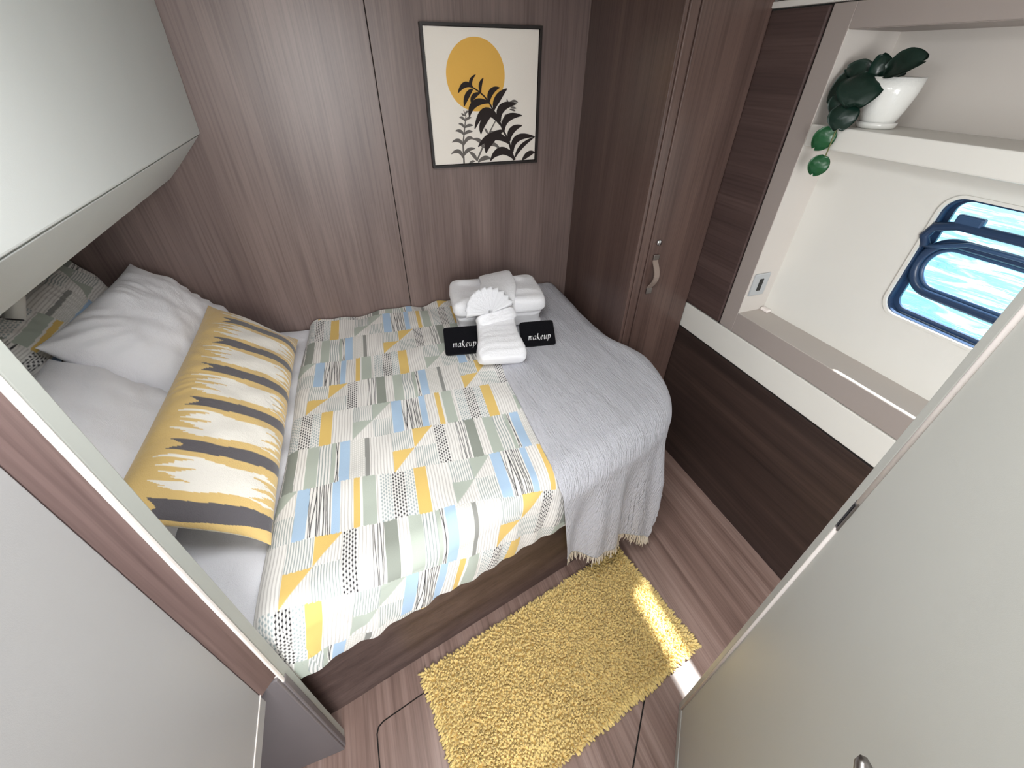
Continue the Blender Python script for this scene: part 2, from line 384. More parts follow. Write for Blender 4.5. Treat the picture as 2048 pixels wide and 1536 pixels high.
box('shelf_board', (XH - .004, -1.4, 1.500), (1.577, NY - .001, 1.558), WHITE, sh, .004)

# porthole ---------------------------------------------------------------------
win = bpy.data.objects.new('window_1', None); COL.objects.link(win); win.location = (1.51, .38, WZ0); tag(win, kind='structure')
holed_panel('window_rim', rrect(WY0 - .007, WY1 + .007, WZ0 - .007, WZ1 + .007, .051), rrect(WY0 + .001, WY1 - .001, WZ0 + .0005, WZ1 - .001, .044), 'x', 1.489, 1.497, WHITE, win)
holed_panel('window_tunnel', rrect(WY0, WY1, WZ0, WZ1, .045), rrect(WY0 + .006, WY1 - .006, WZ0 + .002, WZ1 - .006, .040), 'x', 1.498, 1.529, NAVY, win)
holed_panel('window_gasket', rrect(WY0 + .004, WY1 - .004, WZ0 + .004, WZ1 - .004, .040), rrect(WY0 + .018, WY1 - .018, WZ0 + .016, WZ1 - .010, .030), 'x', 1.520, 1.528, NAVY, win)
box('window_pane', (1.5235, WY0 + .01, WZ0 + .01), (1.5255, WY1 - .01, WZ1 - .01), GLASS, win)
def loop3(rr, x): return [(x, a, b) for a, b in rr]
tube('port_ring', loop3(rrect(WY0 + .03, .688, 1.180, 1.322, .068, 10), 1.515), .013, NAVY, win, closed=True)
tube('port_seal', loop3(rrect(WY0 + .04, .672, 1.194, 1.306, .055, 10), 1.517), .006, SMOKE, win, closed=True, n=8)
tube('port_bar', [(1.500, .690, 1.300), (1.496, .703, 1.325), (1.494, .690, 1.352), (1.494, .640, 1.368), (1.494, .30, 1.372), (1.494, .12, 1.372)], .012, NAVY, win)
tube('port_ring_reflection', [(1.500, .690, 1.300), (1.498, .655, 1.308), (1.498, .600, 1.330), (1.498, .12, 1.336)], .006, SMOKE, win, n=8)  # smoky tube modelled in place of the ring's reflection above it
box('window_latch', (1.484, .595, 1.372), (1.504, .655, 1.396), SMOKE, win, .005)

sea = tag(mesh_obj('sea_water', [(1.75, -60, -.35), (160, -60, -.35), (160, 60, -.35), (1.75, 60, -.35)], [(0, 1, 2, 3)], SEA), 'turquoise rippled sea water outside the porthole', 'sea', kind='stuff')

# outlet -------------------------------------------------------------------------
ou = thing('wall_outlet', (1.412, NY, .98), 'square silver wall outlet with black socket on the niche side', 'outlet')
box('cover_plate', (1.376, NY - .006, .985), (1.452, NY + .001, 1.075), ALU, ou, .004)
box('socket', (1.405, NY - .008, 1.006), (1.423, NY - .003, 1.054), BLACKP, ou, .001)

# partition between the doorway and the head of the bed ---------------------------
wl = tag(box('wall_left', (-1.17, .486, 0), (-.40, .516, ZC), INNER), kind='structure')
box('inner_panel', (-.402, .4905, 0), (-.367, .523, ZC), INNER, wl, .003)
box('edge_trim', (-.400, .478, .58), (-.365, .489, ZC), TRIMW, wl, .003)
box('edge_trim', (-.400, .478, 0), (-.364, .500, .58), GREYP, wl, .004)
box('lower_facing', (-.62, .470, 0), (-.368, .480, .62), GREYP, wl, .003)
prism('timber_return', [(-.3685, .4772), (-.394, .447), (-.46, .447), (-.46, .4772)], .63, ZC, STRIPW, wl)
lk = thing('wall_locker', (-.60, -.45, .60), 'pale grey laminate wall locker hung beside the partition, its underside clear of the floor', 'locker')
box('locker_body', (-.80, -1.3, .60), (-.394, .446, ZC), LOCKM, lk, .002)
box('edge_strip', (-.3945, -1.3, .636), (-.3925, .447, .639), TRIMW, lk)
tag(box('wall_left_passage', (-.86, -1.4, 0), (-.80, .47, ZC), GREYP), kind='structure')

# door standing open on the other side ---------------------------------------------
D0 = Vector((.690, .210, 0)); du = Vector((-.6782, -.7348, 0)); dn = Vector((.7348, -.6782, 0))
dr = bpy.data.objects.new('door_1', None); COL.objects.link(dr); dr.location = tuple(D0 + du * .3); tag(dr, kind='structure')
def dpt(s, t, z): return D0 + du * s + dn * t + Vector((0, 0, z))
obox('door_slab', dpt(.030, .002, .045), du * .62, dn * .030, (0, 0, 1.86), DOORM, dr, .002)
obox('door_edge_frame', dpt(0, 0, .006), du * .022, dn * .034, (0, 0, 1.90), DOORM, dr, .003)
obox('door_edge_frame', dpt(.0222, 0, .006), du * .63, dn * .034, (0, 0, .036), DOORM, dr, .003)
tube('edge_bead', [dpt(.027, .0015, .046), dpt(.027, .0015, 1.07)], .0042, TRIMW, dr, n=8)
tube('edge_bead', [dpt(.027, .0015, 1.14), dpt(.027, .0015, 1.9)], .0042, TRIMW, dr, n=8)
pl = obox('latch_plate', dpt(.0215, -.0012, 1.068), du * .010, dn * .004, (0, 0, .074), STEEL, dr, .0005)
obox('latch_slot', dpt(.0240, -.0020, 1.076), du * .0045, dn * .004, (0, 0, .058), BLACKP, pl)
obox('floor_bolt', dpt(.0225, -.0015, .235), du * .006, dn * .004, (0, 0, .040), STEEL, dr, .0005)
obox('handle_plate', dpt(.455, -.004, .98), du * .036, dn * .006, (0, 0, .20), STEEL, dr, .004)
tube('door_lever', [dpt(.473, .0, 1.070), dpt(.473, -.040, 1.072), dpt(.462, -.050, 1.076), dpt(.420, -.051, 1.095), dpt(.384, -.050, 1.110), dpt(.378, -.050, 1.113)], .009, STEEL, dr, rads=[.010, .010, .011, .011, .008, .003], n=12)

# ------------------------------------------------------------------ wardrobe
wd = thing('wardrobe', (1.2, 1.7, 0), 'dark timber wardrobe with a strap handle standing between the bed foot and the niche', 'wardrobe')
prism('carcass', [(1.036, 1.366), (XH, 1.366), (XH, YB - .001), (1.068, YB - .001)], 0, ZC - .002, WARD, wd)
box('face_frame', (1.034, 1.358, 0), (1.0475, 1.368, ZC - .002), WARD, wd, .002)
box('face_frame', (1.0495, 1.354, 0), (1.086, 1.367, ZC - .002), WARD, wd, .003)
wdoor = box('wardrobe_door', (1.0892, 1.352, .06), (XH - .006, 1.367, ZC - .010), WARD, wd, .003)
kb = lathe('lock_button', [(.0001, 0), (.011, 0), (.0125, .003), (.012, .007), (.008, .010), (.0001, .0105)], (0, 0, 0), CHROME, None, 24)
for v in kb.data.vertices: v.co = Vector((v.co.x, -v.co.z, v.co.y)) + Vector((1.127, 1.3515, 1.133))
kb.parent = wd; kb.data.transform(Matrix.Translation(-Vector(wd.location)))
def strap(name, prof, x0, x1, th, mat, parent):
    V = []; F = []; n = len(prof)
    for i, (y, z) in enumerate(prof):
        a = prof[max(0, i - 1)]; b = prof[min(n - 1, i + 1)]; t = Vector((b[0] - a[0], b[1] - a[1])).normalized(); nn = Vector((-t.y, t.x)) * th / 2
        xm = (x0 + x1) / 2
        for (x, s) in ((x0, 1), (x1, 1), (x1, -1), (x0, -1)): V.append((x, y + nn.x * s, z + nn.y * s))
    for i in range(n - 1):
        for k in range(4): F.append((i * 4 + k, i * 4 + (k + 1) % 4, i * 4 + 4 + (k + 1) % 4, i * 4 + 4 + k))
    F += [(3, 2, 1, 0), tuple((n - 1) * 4 + k for k in range(4))]
    return mesh_obj(name, V, F, mat, parent)
prof = [(1.350, 1.075), (1.349, 1.060)] + [(1.349 - .030 * math.sin(math.pi * k / 10), 1.055 - .115 * k / 10) for k in range(11)] + [(1.349, .935), (1.350, .920)]
hd = strap('strap_handle', prof, 1.116, 1.140, .005, LEATHER, wd)
box('handle_bracket', (1.114, 1.344, 1.062), (1.142, 1.352, 1.084), STEEL, hd, .002)
box('handle_bracket', (1.114, 1.344, .912), (1.142, 1.352, .938), STEEL, hd, .002)

# ------------------------------------------------------------------ overhead cabinet and reading lamp
cb = thing('overhead_cabinet', (-.85, 1.25, 1.28), 'pale padded overhead cabinet with a sloping lower panel above the pillows', 'cabinet')
def yprism(name, prof, y0, y1, mat, parent, bev=.0):
    bm = bmesh.new(); a = [bm.verts.new((x, y0, z)) for x, z in prof]; b = [bm.verts.new((x, y1, z)) for x, z in prof]; n = len(prof)
    bm.faces.new(a); bm.faces.new(b)
    for i in range(n): bm.faces.new((a[i], a[(i + 1) % n], b[(i + 1) % n], b[i]))
    if bev: bmesh.ops.bevel(bm, geom=[e for e in bm.edges if abs((e.verts[0].co - e.verts[1].co).y) > .2 or (abs(e.verts[0].co.y - y1) < 1e-6 and abs(e.verts[1].co.y - y1) < 1e-6)], offset=bev, segments=3, affect='EDGES', profile=.5)
    return bm_obj(name, bm, mat, parent)
yprism('cabinet_front', [(-.455, 1.484), (-.432, ZC - .002), (-.60, ZC - .002), (-.60, 1.484)], .53, YB - .004, CABIN, cb, .006)
yprism('lower_panel', [(-.462, 1.480), (-.566, 1.382), (-.608, 1.346), (-.652, 1.329), (-.710, 1.322), (-1.168, 1.322), (-1.168, 1.480)], .53, YB - .004, CABIN, cb, .004)
box('cabinet_body', (-1.168, .531, 1.484), (-.601, YB - .005, ZC - .003), CABIN, cb)
rl = thing('reading_lamp', (-1.0, 1.40, 1.16), 'small white tubular reading lamp fixed in the dark below the overhead cabinet', 'lamp')
tube('lamp_head', [(-.905, 1.430, 1.195), (-.9125, 1.411, 1.166), (-.920, 1.392, 1.137)], .021, WHITE, rl, n=20)
tube('lamp_mouth', [(-.9199, 1.3925, 1.1375), (-.9206, 1.3907, 1.1348)], .017, BLACKP, rl, n=20)
tube('lamp_arm', [(-1.17, 1.46, 1.24), (-1.03, 1.45, 1.235), (-.94, 1.44, 1.215), (-.908, 1.424, 1.187)], .008, WHITE, rl)

# ------------------------------------------------------------------ picture
pc = thing('framed_picture', (.606, 1.98, 1.33), 'square black-framed print of an ochre sun behind dark leafy stems on the timber wall', 'picture')
PX0, PX1, PZ0, PZ1 = .375, .836, 1.343, 1.799
holed_panel('picture_frame', [(PX0 - .011, PZ0 - .011), (PX1 + .011, PZ0 - .011), (PX1 + .011, PZ1 + .011), (PX0 - .011, PZ1 + .011)], [(PX0 - .002, PZ0 - .002), (PX1 + .002, PZ0 - .002), (PX1 + .002, PZ1 + .002), (PX0 - .002, PZ1 + .002)], 'y', 1.966, 1.999, FRAMEM, pc)
cv = box('canvas', (PX0, 1.974, PZ0), (PX1, 1.996, PZ1), CANVAS, pc, .002)
def pic(u, v, y): return (PX0 + u * (PX1 - PX0), y, PZ0 + v * (PZ1 - PZ0))
def flat(name, polys, y, mat, parent):
    V = []; F = []
    for q_, p in enumerate(polys):
        i = len(V); n = len(p); V += [pic(u, v, y - q_ * .00004) for u, v in p] + [pic(u, v, 1.9745) for u, v in p]
        F.append(tuple(range(i, i + n)))
        F += [(i + k, i + (k + 1) % n, i + n + (k + 1) % n, i + n + k) for k in range(n)]
    return mesh_obj(name, V, F, mat, parent)
flat('printed_sun', [[(.4235 + .262 * math.cos(2 * math.pi * k / 72), .680 + .261 * math.sin(2 * math.pi * k / 72)) for k in range(72)]], 1.9737, ARTY, cv)
def clampp(p): return (min(.998, max(.002, p[0])), min(.998, max(.002, p[1])))
def leafpoly(l):
    ax, ay, bx, by, cx, cy, wd_ = l; n = 12; L_ = []; R_ = []
    # quadratic through the bend point
    mx, my = 2 * bx - (ax + cx) / 2, 2 * by - (ay + cy) / 2
    for k in range(n + 1):
        t = k / n; x = (1 - t) ** 2 * ax + 2 * t * (1 - t) * mx + t * t * cx; y = (1 - t) ** 2 * ay + 2 * t * (1 - t) * my + t * t * cy
        dx = 2 * (1 - t) * (mx - ax) + 2 * t * (cx - mx); dy = 2 * (1 - t) * (my - ay) + 2 * t * (cy - my); q = math.hypot(dx, dy) or 1
        h = wd_ / 2 * math.sin(math.pi * min(1, t * .93 + .05)) ** .8
        L_.append(clampp((x - dy / q * h, y + dx / q * h))); R_.append(clampp((x + dy / q * h, y - dx / q * h)))
    return L_ + R_[::-1]
def stempoly(ps, w0, w1):
    L_ = []; R_ = []; n = len(ps)
    for i, (x, y) in enumerate(ps):
        a = ps[max(0, i - 1)]; b = ps[min(n - 1, i + 1)]; dx, dy = b[0] - a[0], b[1] - a[1]; q = math.hypot(dx, dy); h = (w0 + (w1 - w0) * i / (n - 1)) / 2
        L_.append(clampp((x - dy / q * h, y + dx / q * h))); R_.append(clampp((x + dy / q * h, y - dx / q * h)))
    return L_ + R_[::-1]
MAIN = [(0.78, 0.006), (0.75, 0.1), (0.727, 0.167), (0.699, 0.215), (0.671, 0.261), (0.644, 0.316), (0.607, 0.379), (0.57, 0.432), (0.54, 0.479), (0.494, 0.53), (0.449, 0.564), (0.39, 0.597)]
DARK = [(0.39, 0.597, 0.32, 0.616, 0.257, 0.558, 0.043), (0.389, 0.593, 0.374, 0.641, 0.42, 0.688, 0.029), (0.389, 0.585, 0.336, 0.537, 0.305, 0.459, 0.043), (0.461, 0.556, 0.46, 0.616, 0.489, 0.664, 0.029), (0.454, 0.556, 0.396, 0.532, 0.368, 0.487, 0.038), (0.535, 0.48, 0.558, 0.562, 0.637, 0.594, 0.048), (0.54, 0.484, 0.404, 0.478, 0.347, 0.377, 0.058), (0.581, 0.428, 0.62, 0.516, 0.706, 0.585, 0.058), (0.639, 0.334, 0.656, 0.439, 0.798, 0.47, 0.067), (0.644, 0.307, 0.506, 0.416, 0.394, 0.284, 0.067), (0.581, 0.415, 0.482, 0.339, 0.451, 0.241, 0.058), (0.677, 0.261, 0.711, 0.359, 0.855, 0.378, 0.062), (0.733, 0.171, 0.755, 0.259, 0.857, 0.297, 0.058), (0.727, 0.153, 0.576, 0.219, 0.42, 0.137, 0.067), (0.666, 0.262, 0.543, 0.192, 0.495, 0.082, 0.077), (0.768, 0.08, 0.813, 0.192, 0.993, 0.2, 0.058), (0.792, 0.03, 0.86, 0.124, 0.987, 0.195, 0.038), (0.792, 0.01, 0.653, 0.094, 0.538, 0.012, 0.067), (0.751, 0.085, 0.653, 0.084, 0.573, 0.04, 0.048), (0.869, 0.001, 0.933, 0.053, 0.998, 0.065, 0.048)]
G1 = [(0.275, 0.001), (0.275, 0.166), (0.3, 0.3), (0.316, 0.386), (0.298, 0.429)]
G1L = [(0.314, 0.391, 0.292, 0.396, 0.276, 0.409, 0.017), (0.314, 0.395, 0.323, 0.416, 0.344, 0.42, 0.017), (0.308, 0.343, 0.286, 0.37, 0.253, 0.375, 0.021), (0.308, 0.348, 0.336, 0.369, 0.367, 0.372, 0.021), (0.297, 0.291, 0.275, 0.321, 0.244, 0.326, 0.021), (0.3, 0.295, 0.337, 0.312, 0.38, 0.311, 0.024), (0.287, 0.238, 0.256, 0.27, 0.209, 0.272, 0.027), (0.291, 0.242, 0.329, 0.263, 0.372, 0.262, 0.027), (0.277, 0.152, 0.235, 0.195, 0.171, 0.183, 0.031), (0.28, 0.152, 0.326, 0.209, 0.385, 0.198, 0.031), (0.268, 0.049, 0.228, 0.107, 0.157, 0.087, 0.035), (0.274, 0.063, 0.32, 0.113, 0.392, 0.124, 0.033)]
G2 = [(0.403, 0.019), (0.463, 0.13), (0.522, 0.23), (0.579, 0.318), (0.634, 0.396), (0.7, 0.472)]
G2L = [(0.517, 0.239, 0.503, 0.267, 0.485, 0.285, 0.021), (0.522, 0.234, 0.555, 0.252, 0.588, 0.249, 0.021), (0.458, 0.131, 0.433, 0.187, 0.368, 0.201, 0.033), (0.469, 0.125, 0.564, 0.154, 0.642, 0.099, 0.033), (0.403, 0.019, 0.372, 0.068, 0.33, 0.096, 0.033), (0.716, 0.476, 0.711, 0.493, 0.705, 0.51, 0.013), (0.722, 0.468, 0.77, 0.492, 0.814, 0.479, 0.021), (0.738, 0.45, 0.771, 0.441, 0.798, 0.436, 0.017), (0.733, 0.429, 0.765, 0.424, 0.788, 0.414, 0.017), (0.673, 0.438, 0.667, 0.456, 0.662, 0.481, 0.015), (0.636, 0.396, 0.624, 0.414, 0.619, 0.431, 0.013), (0.683, 0.382, 0.711, 0.381, 0.738, 0.367, 0.019), (0.65, 0.33, 0.672, 0.329, 0.694, 0.315, 0.019), (0.414, 0.006, 0.482, 0.039, 0.547, 0.026, 0.038), (0.325, 0.003, 0.359, 0.016, 0.381, 0.012, 0.019)]
flat('printed_grey_plant', [stempoly(G1, .016, .006)] + [leafpoly(l) for l in G1L], 1.9734, ARTG, cv)
flat('printed_grey_plant', [stempoly(G2, .016, .006)] + [leafpoly(l) for l in G2L], 1.9728, ARTG, cv)
flat('printed_dark_plant', [stempoly(MAIN, .020, .010)] + [leafpoly(l) for l in DARK], 1.9720, ARTD, cv)

# ------------------------------------------------------------------ bed
def catmull(P, n=10):
    P = [np.array(p, float) for p in P]; P = [2 * P[0] - P[1]] + P + [2 * P[-1] - P[-2]]; out = []
    for i in range(1, len(P) - 2):
        a, b, c, d = P[i - 1], P[i], P[i + 1], P[i + 2]
        for k in range(n):
            t = k / n; out.append(.5 * ((2 * b) + (c - a) * t + (2 * a - 5 * b + 4 * c - d) * t * t + (3 * b - a - 3 * c + d) * t ** 3))
    out.append(P[-2]); return np.array(out)
EDGE = catmull([(-1.5, .545), (-1.0, .545), (-.60, .545), (-.4, .5504), (-.2, .5917), (.1, .6537), (.52, .7404), (.70, .782), (.80, .812), (.895, .862), (.975, .935), (1.030, 1.03), (1.058, 1.15), (1.058, 1.23), (1.030, 1.31), (.995, 1.40), (.985, 1.55), (.985, 1.75), (.985, 2.3)], 8)
def inward(E_, r):
    t = np.gradient(E_, axis=0); t /= np.linalg.norm(t, axis=1)[:, None]
    return E_ + np.stack([-t[:, 1], t[:, 0]], 1) * r
def nearest(E_, x, y):
    """signed distance outside the bed edge, foot point, arc length and outward normal"""
    p = np.stack([x.ravel(), y.ravel()], 1); best = np.full(len(p), 1e9); foot = np.zeros_like(p); nor = np.zeros_like(p); arc = np.zeros(len(p))
    a = E_[:-1]; d = np.diff(E_, axis=0); L = np.linalg.norm(d, axis=1); s0 = np.concatenate([[0], np.cumsum(L)])
    t_ = np.gradient(E_, axis=0); t_ /= np.linalg.norm(t_, axis=1)[:, None]; vn = np.stack([t_[:, 1], -t_[:, 0]], 1)
    for i in range(len(a)):
        q = p - a[i]; t = np.clip((q @ d[i]) / (L[i] ** 2), 0, 1); f = a[i] + t[:, None] * d[i]; r = np.linalg.norm(p - f, axis=1); m = r < best
        best[m] = r[m]; foot[m] = f[m]; arc[m] = s0[i] + t[m] * L[i]; nn = vn[i] * (1 - t[m])[:, None] + vn[i + 1] * t[m][:, None]; nor[m] = nn / np.linalg.norm(nn, axis=1)[:, None]
    sg = np.sign(((p - foot) * nor).sum(1)); sh_ = x.shape
    return (best * sg).reshape(sh_), foot.reshape(sh_ + (2,)), arc.reshape(sh_), nor.reshape(sh_ + (2,))
def drape(x, y, z, r, out=0.0, flare=0.0, fold=None):
    """lay a flat cloth (x, y) on the bed top at height z and let it fall over the edge."""
    E_ = inward(EDGE, r - out); d, f, arc, nor = nearest(E_, x, y); P = np.stack([x, y, z], -1)
    o = d > 0; dd = np.where(o, d, 0); a = np.minimum(dd / r, math.pi / 2); s = np.maximum(0, dd - r * math.pi / 2)
    h = r * np.sin(a) + flare * s
    if fold is not None: h = h + fold(arc, s)
    P2 = np.stack([f[..., 0] + nor[..., 0] * h, f[..., 1] + nor[..., 1] * h, z - r * (1 - np.cos(a)) - s * math.sqrt(max(0, 1 - flare ** 2))], -1)
    return np.where(o[..., None], P2, P), d, s, arc

bed = thing('bed', (0, 1.2, 0), 'built-in timber berth with a rounded foot, under the patterned duvet', 'bed')
inn = inward(EDGE, .03); sel = inn[(inn[:, 0] > -1.165) & (inn[:, 1] < 1.99)]
poly = [(-1.165, .425)] + [tuple(p) for p in sel] + [(sel[-1][0], 1.995), (-1.165, 1.995)]
poly[0] = (-1.165, sel[0][1])
prism('bed_base', poly, 0, .44, BASE, bed)
inn2 = inward(EDGE, .055); sel2 = inn2[(inn2[:, 0] > -1.16) & (inn2[:, 1] < 1.985)]
prism('mattress', [tuple(p) for p in sel2] + [(sel2[-1][0], 1.99), (-1.16, 1.99)], .441, .640, MATTR, bed, .03)

# fitted sheet: the part left bare between duvet and head wall
n, m = 150, 240
X = np.linspace(-1.16, -.10, n)[:, None] * np.ones((1, m)); T = np.linspace(0, 1, m)[None, :]
yend = np.maximum(.545, .633 + .2065 * X) - .20; Y = 1.985 + (yend - 1.985) * T
Z = .662 + .006 * wob(X, Y, 3, 9) + .004 * wob(X * .4, Y, 4, 40) + .006 * np.exp(-((X + .45) / .12) ** 2) * np.sin(18 * X + 30 * Y)
P, d, s, arc = drape(X, Y, Z, .05, .0, 0.0, lambda a, s: .006 * np.sin(a * 60) * np.minimum(1, s * 15))
tag(mesh_obj('fitted_sheet', P, grid_faces(n, m), SHEET, None, True, uv=np.stack([X, Y], -1)), 'white fitted sheet creased over the mattress beneath the pillows', 'sheet')

# ---- duvet print ------------------------------------------------------------------
K = {k: np.array(lin(v)) for k, v in dict(white=(243, 240, 236), stripe=(208, 204, 200), sage=(186, 194, 183), dsage=(150, 155, 146), yellow=(232, 198, 118), blue=(178, 204, 230), black=(28, 26, 34), grey=(150, 150, 146), gline=(160, 170, 168), gdot=(168, 180, 182), wdot=(216, 214, 208)).items()}
PER, ROWH = .580, .1735
ROW_A = [('blue', .035), ('black', .065), ('blue', .022), ('stripe', .038), ('yellow', .018), ('white', .007), ('sage', .038), ('stripe', .012), ('gdot', .035), ('bdot', .038), ('gdot', .029), ('yellow', .038), ('stripe', .070), ('quad_sage', .135)]
ROW_B = [('dsage', .035), ('stripe', .030), ('sage', .036), ('gline', .040), ('sage', .012), ('two', .013), ('blue', .031), ('weave', .047), ('grey', .014), ('stripe', .072), ('quad_yellow', .142), ('bdot', .037), ('stripe', .034), ('thin', .037)]
def patch(kind, u, v, wd_, ht, rid, uu, vv):
    """colour of one printed patch: u, v metres inside it (edges blended over one mesh step)"""
    C_ = np.empty(u.shape + (3,)); C_[:] = K['white']; aa = .0013
    def ink(c, f, half, fade=aa):
        k = np.clip((half - f) / fade + .5, 0, 1)[..., None]; C_[:] = C_ * (1 - k) + K[c] * k
    wv = .0010 * np.sin(v * 45 + rid) + .0008 * np.sin(v * 23 + uu * 3)
    def lines(c, pitch, w_, jit=0.0):
        q = u + wv + jit * np.sin(v * 34); ink(c, np.abs(((q / pitch) % 1) - .5) * pitch, w_ / 2)
    if kind in ('blue', 'sage', 'dsage', 'yellow', 'grey', 'white'): C_[:] = K[kind]
    elif kind == 'stripe': lines('stripe', .0095, .0030)
    elif kind == 'gline': lines('gline', .0090, .0034, .0016)
    elif kind in ('black', 'thin', 'two'):
        nl = {'black': 10, 'thin': 5, 'two': 2}[kind]; r = np.random.default_rng(11 + nl)
        for k in range(nl):
            c0 = (k + .5) / nl * wd_; amp = r.uniform(.0012, .0042) if kind != 'two' else .004; fr = r.uniform(12, 26); ph = r.uniform(0, 6.28) + (math.pi * k if kind == 'two' else 0)
            th = r.uniform(.0018, .0034) if kind == 'black' else r.uniform(.0014, .0024)
            ink('black', np.abs(u - c0 - amp * np.sin(v * fr + ph)), th / 2)
    elif kind in ('bdot', 'gdot'):
        c = 'black' if kind == 'bdot' else 'gdot'; nc = max(4, int(round(wd_ / .0072))); pt = wd_ / nc; ci = np.floor(u / pt); cu = u - (ci + .5) * pt; ph = (ci * .47) % 1
        vp = .0135; cvv = (((v / vp + ph) % 1) - .5) * vp
        ink(c, np.abs(cu), .0005); ink(c, np.hypot(cu, cvv * .75), .0027)
    elif kind == 'weave':
        C_[:] = K['wdot']; ci = np.floor(u / .0066); cu = ((u / .0066) % 1 - .5) * .0066; cvv = (((v / .0090 + .5 * (ci % 2)) % 1) - .5) * .0090
        ink('white', np.hypot(cu, cvv * .75), .0024)
    elif kind.startswith('quad'):
        lines('stripe', .0080, .0026)
        s_ = (1.0 - (u / wd_ + v / ht)) * ht * .6        # diagonal from upper right to lower left
        ink('sage' if kind.endswith('sage') else 'yellow', -s_, 0.0)
        mm = ((u <= wd_ / 2) & (v <= ht / 2)) | ((u > wd_ / 2) & (v > ht / 2))
        C2 = C_.copy(); C_[:] = K['white']; lines('gline', .0070, .0028); C3 = C_.copy(); C_[:] = np.where(mm[..., None], C3, C2)
    return C_
def duvet_colour(x, y):
    du_ = x * 1.0 + (y - 1.157) * -.065; dv_ = -(y - 1.157) - .085 * (x - .09)
    # rows counted from the A row whose upper seam passes (0.10, 1.248)
    rr = dv_ + .0910; ri = np.floor(rr / ROWH).astype(int); v = rr - ri * ROWH + .0015 * np.sin(x * 21)
    C_ = np.zeros(x.shape + (3,)); C_[:] = K['white']
    for r in np.unique(ri):
        row = ROW_A if r % 2 == 0 else ROW_B; half = (r // 2) % 2
        start = (-.018 if r % 2 == 0 else .222) + (PER / 2 if half else 0)
        mrow = ri == r; u = (du_ - start) % PER; tot = sum(w_ for _, w_ in row); sc_ = PER / tot; c0 = 0
        for kind, w_ in row:
            w2 = w_ * sc_; mm = mrow & (u >= c0) & (u < c0 + w2)
            if mm.any(): C_[mm] = patch(kind, u[mm] - c0, v[mm], w2, ROWH, r, x[mm], y[mm])
            c0 += w2
    return C_

st = .0015; sv = .0034
A = np.arange(0, 1.06, st); n = len(A); hang = .345
m = int((1.99 - .45 + hang) / sv)
T = np.linspace(0, 1, m)[None, :]; A2 = A[:, None] * np.ones((1, m))
Xb = -.317 + A2
Y = 1.988 + ((.633 + .2065 * (Xb - .07) + .075 - hang - .005 * np.sin(A2 * 9)) - 1.988) * T
X = Xb - .0655 * (1.973 - Y) + .006 * np.sin(Y * 7) * np.exp(-A2 / .05)
puff = .010 * wob(X, Y, 21, 7) + .0030 * wob(X, Y, 22, 26) + .0022 * wob(X, Y * .5, 23, 55)
edge = 1 - np.exp(-A2 / .022)
Z = .668 + .026 * edge + puff * (1 - np.exp(-A2 / .10)) + .008 * np.exp(-((1.99 - Y) / .06) ** 2) * (np.sin(X * 19) + .7 * np.sin(X * 43 + 1))
Dp, d, s, arc = drape(X, Y, Z, .075, .012, 0.0, lambda a, s: .010 * np.sin(np.minimum(1, s / .23) * math.pi) + (.004 * np.sin(a * 31 + 2.0 * np.sin(a * 9)) + .003 * np.sin(a * 83)) * np.minimum(1, s * 10) - .030 * np.maximum(0, s - .19) / .04)
tag(mesh_obj('duvet', Dp, grid_faces(n, m), DUVET, None, True, col=duvet_colour(X, Y)), 'cotton duvet printed with sage, ochre, blue and black patchwork stripes', 'duvet')

# ---- grey throw ---------------------------------------------------------------------
n, m = 210, 420
A = np.linspace(0, .70, n)[:, None] * np.ones((1, m)); T = np.linspace(0, 1, m)[None, :]
hemy = .633 + .2065 * .43 - .435 - .025 * np.sin(A * 8 + .5) - .02 * A
Y = 1.985 + (hemy - 1.985) * T; X = .432 + A - .012 * np.sin(Y * 3) + .36 * np.maximum(0, .70 - Y) * np.exp(-A / .35)
Z = .712 + .006 * wob(X, Y, 31, 8) + .0022 * wob(X, Y * .35, 32, 60) + .0012 * wob(X, Y * .3, 33, 130) - .010 * np.exp(-A / .010)
def tfold(a, s):
    k = np.clip((a - 2.0) / .25, 0, 1)
    return (.022 * np.sin(a * 27 + .6) + .010 * np.sin(a * 61)) * np.minimum(1, s / .22) + .10 * k * s
P, d, s, arc = drape(X, Y, Z, .100, .042, 0.02, tfold)
th = thing('throw_blanket', (.8, 1.0, .1), 'light grey crinkled cotton throw with cream fringe hanging over the bed foot', 'blanket')
to = mesh_obj('throw_cloth', P, grid_faces(n, m), THROW, th, True, uv=np.stack([X, Y], -1))
sm = to.modifiers.new('thickness', 'SOLIDIFY'); sm.thickness = .003; sm.offset = -1
V = []; F = []; hem = P[:, -1]; prev = P[:, -4]
L_ = np.concatenate([[0], np.cumsum(np.linalg.norm(np.diff(hem, axis=0), axis=1))]); nf_ = int(L_[-1] / .0054)
